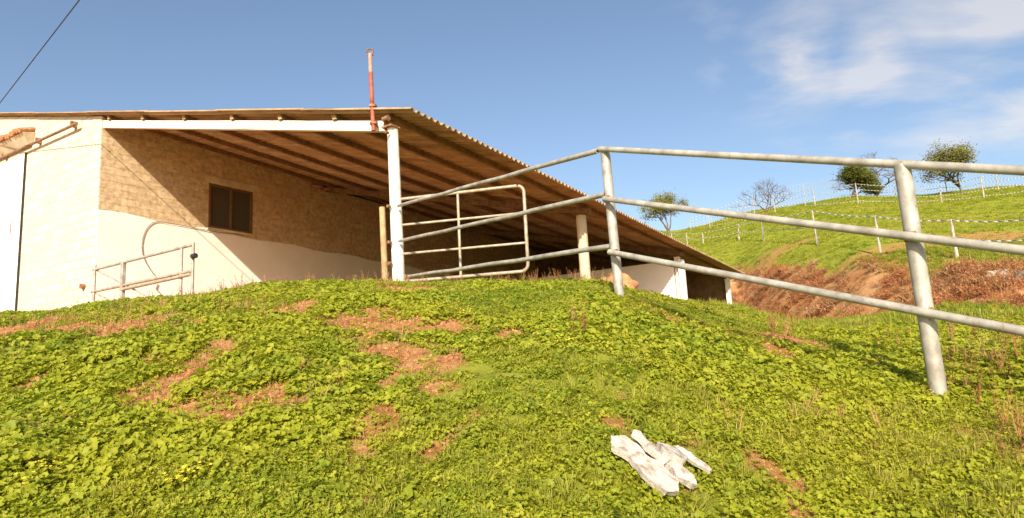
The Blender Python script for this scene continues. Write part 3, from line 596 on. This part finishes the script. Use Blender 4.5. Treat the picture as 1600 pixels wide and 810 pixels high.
# ---------------------------------------------------------------- vegetation: plants scattered on the ground
def blade(m, p, v, s, wd):
    b0 = len(m.v); side_ = v.cross(Vector((0, 0, 1))); side_ = side_.normalized()*wd if side_.length > .01 else Vector((wd, 0, 0)); mid = p+v*s*.55+Vector((0, 0, s*.08)); end = p+v*s+Vector((v.x, v.y, -.3))*s*.25
    m.v += [p-side_, p+side_, mid+side_*.8, mid-side_*.8, end]; m.f += [[b0, b0+1, b0+2, b0+3], [b0+3, b0+2, b0+4]]
def mallow(seed, K=19, R0=.07, ls=.0125):
    random.seed(seed); m = MB()
    for k in range(K):
        a = random.uniform(0, 6.283); rr = R0*math.sqrt(random.random()); h = .012+random.uniform(.006, .045)*(1-.4*rr/R0); c_ = Vector((rr*math.cos(a), rr*math.sin(a), h)); s = ls*random.uniform(.6, 1.35)
        nrm = Vector((math.cos(a)*.6+random.gauss(0, .35), math.sin(a)*.6+random.gauss(0, .35)-.25, 1)).normalized(); e1 = nrm.orthogonal().normalized(); e2 = nrm.cross(e1)
        b0 = len(m.v); m.v.append(c_-nrm*s*.28); n = 10; ph = random.uniform(0, 6)
        for i in range(n):
            t = 2*math.pi*i/n+ph; q_ = s*(1 if i % 2 else .80)*(.35 if i == 0 else 1); m.v.append(c_+(e1*math.cos(t)+e2*math.sin(t))*q_+nrm*random.uniform(-.12, .12)*s)
        for i in range(n): m.f.append([b0, b0+1+i, b0+1+(i+1) % n])
        b0 = len(m.v); st = Vector((c_.x*.2, c_.y*.2, 0)); m.v += [st+Vector((.0012, 0, 0)), st-Vector((.0012, 0, 0)), c_-nrm*s*.25]; m.f.append([b0, b0+1, b0+2])
    return m
def clover(seed): return mallow(seed, 34, .075, .0082)
def tuft(seed, K=22, R0=.05, s=.09, wd=.0028):
    random.seed(seed); m = MB()
    for k in range(K):
        a = random.uniform(0, 6.283); q_ = R0*random.random(); t = random.uniform(.15, .9); blade(m, Vector((q_*math.cos(a), q_*math.sin(a), 0)), Vector((math.cos(a)*t, math.sin(a)*t, 1)).normalized(), s*random.uniform(.5, 1.2), wd)
    return m
def twigs(seed, K=26, s=.5):
    random.seed(seed); m = MB()
    for k in range(K):
        a = random.uniform(0, 6.283); t = random.uniform(.2, 1.3); v = Vector((math.cos(a)*t, math.sin(a)*t, 1)).normalized(); p = Vector((random.gauss(0, .12), random.gauss(0, .12), 0)); e = p+v*s*random.uniform(.4, 1)
        m.tube([p, p.lerp(e, .5)+Vector((0, 0, .04)), e], .006, 3, .002, cap=False)
        for _ in range(4): blade(m, p.lerp(e, random.uniform(.3, 1)), Vector((random.gauss(0, 1), random.gauss(0, 1), random.random())).normalized(), .12*s*2, .012*s*2)
    return m
def weedstalk(seed):
    random.seed(seed); m = MB()
    for k in range(7):
        a = random.uniform(0, 6.28); t = random.uniform(0, .35); e = Vector((math.cos(a)*t, math.sin(a)*t, 1)).normalized()*random.uniform(.18, .42); m.tube([(0, 0, 0), e*.5+Vector((random.gauss(0, .01), 0, 0)), e], .0028, 3, .0015, cap=False)
        for _ in range(6): blade(m, e*random.uniform(.45, 1), Vector((random.gauss(0, 1), random.gauss(0, 1), .6)).normalized(), .035, .004)
    return m
def coll(name, builds):
    c_ = bpy.data.collections.new(name)
    for k, (m, mt) in enumerate(builds):
        me_ = bpy.data.meshes.new('plant'); me_.from_pydata(m.v, [], m.f); me_.materials.append(mt); o = bpy.data.objects.new('%s_%02d' % (name, k), me_); c_.objects.link(o)
    return c_
def scatter(name, label, cat, x, y, scale, tint, c_, kinds, idx=None, align=.5, sink=.0, sq=1.0):
    z = height(x, y)-sink; n = len(x); e = .05
    gx = (height(x+e, y)-height(x-e, y))/(2*e); gy = (height(x, y+e)-height(x, y-e))/(2*e)
    me_ = bpy.data.meshes.new(name); me_.vertices.add(n); me_.vertices.foreach_set('co', np.stack([x, y, z], 1).ravel())
    rot = np.stack([np.arctan(gy)*align+rng.normal(0, .16, n), -np.arctan(gx)*align+rng.normal(0, .16, n), rng.uniform(0, 6.283, n)], 1)
    # yaw first, then lean: use a wrapped euler (XYZ applies x, y, z in order) with the lean turned into the plant's frame
    cz, sz = np.cos(rot[:, 2]), np.sin(rot[:, 2]); lx, ly = rot[:, 0].copy(), rot[:, 1].copy(); rot[:, 0] = lx*cz+ly*sz; rot[:, 1] = -lx*sz+ly*cz
    for nm, ty, key, arr in (('rot', 'FLOAT_VECTOR', 'vector', rot), ('size', 'FLOAT', 'value', scale), ('tint', 'FLOAT', 'value', tint), ('which', 'INT', 'value', (rng.integers(0, kinds, n) if idx is None else idx))):
        a = me_.attributes.new(nm, ty, 'POINT'); a.data.foreach_set(key, arr.astype(np.int32 if ty == 'INT' else np.float32).ravel())
    o = bpy.data.objects.new(name, me_); COL.objects.link(o); tag(o, label, cat, kind='stuff')
    gt = bpy.data.node_groups.new(name, 'GeometryNodeTree'); gt.interface.new_socket('Geometry', in_out='INPUT', socket_type='NodeSocketGeometry'); gt.interface.new_socket('Geometry', in_out='OUTPUT', socket_type='NodeSocketGeometry')
    gi = gt.nodes.new('NodeGroupInput'); gout = gt.nodes.new('NodeGroupOutput'); ci = gt.nodes.new('GeometryNodeCollectionInfo'); ci.inputs['Collection'].default_value = c_; ci.inputs['Separate Children'].default_value = True; ci.inputs['Reset Children'].default_value = True
    ip = gt.nodes.new('GeometryNodeInstanceOnPoints'); ip.inputs['Pick Instance'].default_value = True
    def na(nm, ty):
        q_ = gt.nodes.new('GeometryNodeInputNamedAttribute'); q_.data_type = ty; q_.inputs['Name'].default_value = nm; return q_.outputs['Attribute']
    L_ = gt.links.new; L_(gi.outputs[0], ip.inputs['Points']); L_(ci.outputs[0], ip.inputs['Instance']); L_(na('which', 'INT'), ip.inputs['Instance Index'])
    er = gt.nodes.new('FunctionNodeEulerToRotation'); L_(na('rot', 'FLOAT_VECTOR'), er.inputs[0]); L_(er.outputs[0], ip.inputs['Rotation'])
    L_(na('size', 'FLOAT'), ip.inputs['Scale']); L_(ip.outputs[0], gout.inputs[0])
    md = o.modifiers.new('scatter', 'NODES'); md.node_group = gt; return o
def sector(n, r0, r1, t0, t1, power=1.0):
    u = rng.random(n); r = (r0**(2*power)+(r1**(2*power)-r0**(2*power))*u)**(1/(2*power)); th = rng.uniform(t0, t1, n); return r*np.sin(th), r*np.cos(th)
def inside_barn(x, y):
    lx = (x-O.x)*nn_.x+(y-O.y)*nn_.y; ly = (x-O.x)*d1.x+(y-O.y)*d1.y
    return ((lx > -13) & (lx < 10) & (ly > .25) & (ly < 23)) | ((lx < .1) & (lx > -13) & (ly > -.12) & (ly < 23))
lush = coll('low_weed', [(mallow(1), m_leaf), (mallow(2), m_leaf), (mallow(3, 18), m_leaf), (mallow(4, 13, .07, .0155), m_leaf), (mallow(5, 20, .08, .0125), m_leafdk), (clover(6), m_leaf), (clover(7), m_leaf), (tuft(8, 26, .05, .075, .0022), m_grass)])
# near slope
x, y = sector(96000, 1.5, 13, R(-47), R(50), .72)
bn = bareness(x, y); dn = vnoise(x*1.7, y*1.7)+1.3*vnoise(x*6, y*6); keep = (rng.random(len(x)) > np.clip(bn**.8*(.93+.5*vnoise(x*9, y*9)), 0, .985)) & (rng.random(len(x)) < 1.0+dn*1.1) & ~inside_barn(x, y)
x, y = x[keep], y[keep]; r = np.hypot(x, y)
small = vnoise(x*.9+11, y*.9)
idx = np.where(small > .06, rng.integers(4, 8, len(x)), rng.integers(0, 6, len(x)))
sc_ = rng.uniform(.55, 1.15, len(x))*(1+.3*np.clip(small*-2, -.6, 1))*(1-.45*bareness(x, y))*(.88+.03*r)
sc_ = sc_*np.where(rng.random(len(x)) < .04, 1.3, 1.0)
tint = np.clip(.40+1.0*vnoise(x*.6, y*.6+8)+.25*np.clip(x/6, -1, 1), 0, 1)
scatter('weeds', 'low yellow-green mallow and clover weeds covering the foreground slope', 'weeds', x, y, sc_, tint, lush, 8, idx, sink=.006)
def flowers(seed):
    random.seed(seed); m = MB()
    for k in range(9):
        c_ = Vector((random.gauss(0, .03), random.gauss(0, .03), random.uniform(.05, .085))); b0 = len(m.v); m.v.append(c_)
        for i in range(10): m.v.append(c_+Vector((math.cos(i*.628), math.sin(i*.628), .25))*(.0085 if i % 2 else .004))
        for i in range(10): m.f.append([b0, b0+1+i, b0+1+(i+1) % 10])
    return m
ys_ = [hit(px+random.gauss(0, 10), py+random.gauss(0, 8)) for px, py, n in ((287, 775, 4), (690, 492, 9), (730, 500, 6), (860, 535, 4), (1440, 630, 6), (150, 690, 1), (960, 465, 3), (1580, 700, 4), (60, 760, 3)) for _ in range(n)]
scatter('yellow_flowers', 'tiny yellow flowers scattered among the low weeds', 'flowers', np.array([p.x for p in ys_]), np.array([p.y for p in ys_]), rng.uniform(.7, 1.2, len(ys_)), np.zeros(len(ys_)), coll('flower', [(flowers(71), simple('yellow_petal', (.75, .55, .03), (.85, .68, .06), 9, .6)), (flowers(72), bpy.data.materials['yellow_petal'])]), 2)
# flat hollow and shrubs behind the slope, right
x, y = sector(17000, 11, 30, R(12), R(50), .6)
bk2, fl2, _ = zones(x, y); keep = (rng.random(len(x)) > np.maximum(bk2*.97, fl2)) & ~inside_barn(x, y); x, y = x[keep], y[keep]; r = np.hypot(x, y)
scatter('hollow_weeds', 'darker green weeds filling the hollow before the red bank', 'weeds', x, y, rng.uniform(.8, 1.5, len(x))*(1+.7*np.clip(vnoise(x*.7, y*.7)*2, 0, 1)), np.clip(.15+.8*vnoise(x*.4, y*.4), 0, .6), coll('hollow_weed', [(mallow(11), m_leafdk), (mallow(12, 20, .1), m_leafdk), (tuft(13, 26, .07, .12, .004), m_grass), (mallow(14), m_leaf)]), 4)
# hillside grass
x, y = sector(42000, 24, 100, R(6), R(48), .45)
bk2, fl2, b1v = zones(x, y); r = np.hypot(x, y); fb_ = np.clip((vnoise(x*.16+2, y*.3)+.02)*5, 0, 1)*np.clip((46-r)/8, 0, 1)*(x > 8)*.8
keep = (r > b1v-1.5) & (bk2 < rng.random(len(x))*.6) & (rng.random(len(x)) > fb_*.95) & ~inside_barn(x, y); x, y, r = x[keep], y[keep], r[keep]
scatter('hill_grass', 'short yellow-green grass over the far hillside', 'grass', x, y, rng.uniform(.9, 1.8, len(x))*(.6+r/70), np.clip(.2+.9*vnoise(x*.15, y*.15), 0, .8), coll('hill_tuft', [(tuft(21, 30, .12, .07, .006), m_grass), (tuft(22, 30, .12, .06, .006), m_leaf), (tuft(23, 26, .14, .05, .007), m_leafdk)]), 3, align=1, sink=.03)
# dry brush on the bank
x, y = sector(26000, 14, 52, R(7), R(48), .5)
bk2, fl2, b1v = zones(x, y); keep = (bk2 > .25) & (rng.random(len(x)) < .55+1.5*vnoise(x*.8, y*.8)) & ~inside_barn(x, y); x, y = x[keep], y[keep]
scatter('bank_brush', 'reddish-brown dry brush covering the earth bank', 'dry brush', x, y, np.minimum(rng.lognormal(-.85, .4, len(x)), 1.1), np.clip(.4+1.3*vnoise(x*.5, y*.5), 0, 1), coll('dry_brush', [(twigs(31), m_brush), (twigs(32), m_brush), (twigs(33, 20, .4), m_straw)]), 3)
# dry stalks: before the gate, by the large post, on bare soil
def cloud(n, px, py, dx, dy, Yr=None):
    ps = [hit(px+random.uniform(-dx, dx), py+random.uniform(-dy, dy)) for _ in range(n)]; return [p.x for p in ps], [p.y for p in ps]
X, Y_ = [], []
random.seed(99)
for n, px, py, dx, dy in ((14, 1525, 600, 55, 50), (14, 1540, 545, 55, 25), (12, 1225, 520, 25, 10), (3, 905, 520, 14, 12), (4, 625, 460, 35, 5), (8, 1580, 700, 30, 40)):
    a, b2 = cloud(n, px, py, dx, dy); X += a; Y_ += b2
for _ in range(330):
    u = random.uniform(-9.5, 3.0); v = random.uniform(10.4, 12.6); X.append(u*.5-.2); Y_.append(v-1.7)
X = np.array(X); Y_ = np.array(Y_)
scatter('dry_stalks', 'thin dry brown weed stalks along the crest and beside the large fence post', 'weeds', X, Y_, rng.uniform(.35, .75, len(X)), rng.uniform(0, .5, len(X)), coll('stalk', [(weedstalk(41), m_straw), (weedstalk(42), m_straw), (weedstalk(43), m_straw)]), 3)
x, y = sector(60000, 1.8, 11, R(-45), R(45), .8); keep = bareness(x, y) > .2; x, y = x[keep], y[keep]
def clod(seed):
    import bmesh; random.seed(seed); bm = bmesh.new(); bmesh.ops.create_icosphere(bm, subdivisions=2, radius=.014)
    m = MB(); m.v = [Vector((v.co.x, v.co.y*.8, v.co.z*.7))*random.uniform(.75, 1.25) for v in bm.verts]; m.f = [[v.index for v in f.verts] for f in bm.faces]; bm.free(); return m
m_clod = simple('red_clod', (.30, .12, .045), (.54, .28, .12), 10, .95, bs=.5)
scatter('soil_clods', 'small reddish clods and pebbles strewn over the bare soil patches', 'clods', x, y, np.minimum(rng.lognormal(-.65, .55, len(x)), 1.3)*(.6+.06*np.hypot(x, y)), x*0, coll('clod', [(clod(61), m_clod), (clod(62), m_clod), (clod(63), m_clod)]), 3)
x, y = sector(2600, 1.8, 10, R(-45), R(47), .8); keep = rng.random(len(x)) < .25+1.5*vnoise(x*.8+20, y*.8); x, y = x[keep], y[keep]
scatter('dead_stems', 'pale dead grass stems poking through the green weeds', 'dry grass', x, y, rng.uniform(.6, 1.5, len(x)), rng.uniform(0, .3, len(x)), coll('dead_stem', [(tuft(81, 9, .04, .10, .0016), m_straw), (tuft(82, 6, .05, .12, .0014), m_straw)]), 2)
# straw litter on the bare patches
x, y = sector(26000, 1.8, 11, R(-45), R(45), .8); keep = bareness(x, y) > .25; x, y = x[keep], y[keep]
scatter('straw_litter', 'dry straw and crumbs scattered on the bare soil patches', 'litter', x, y, rng.uniform(.3, .8, len(x)), rng.uniform(0, .4, len(x)), coll('straw', [(tuft(51, 7, .05, .06, .002), m_straw), (tuft(52, 5, .06, .07, .002), m_straw), (tuft(53, 6, .05, .05, .002), m_brush)]), 3)
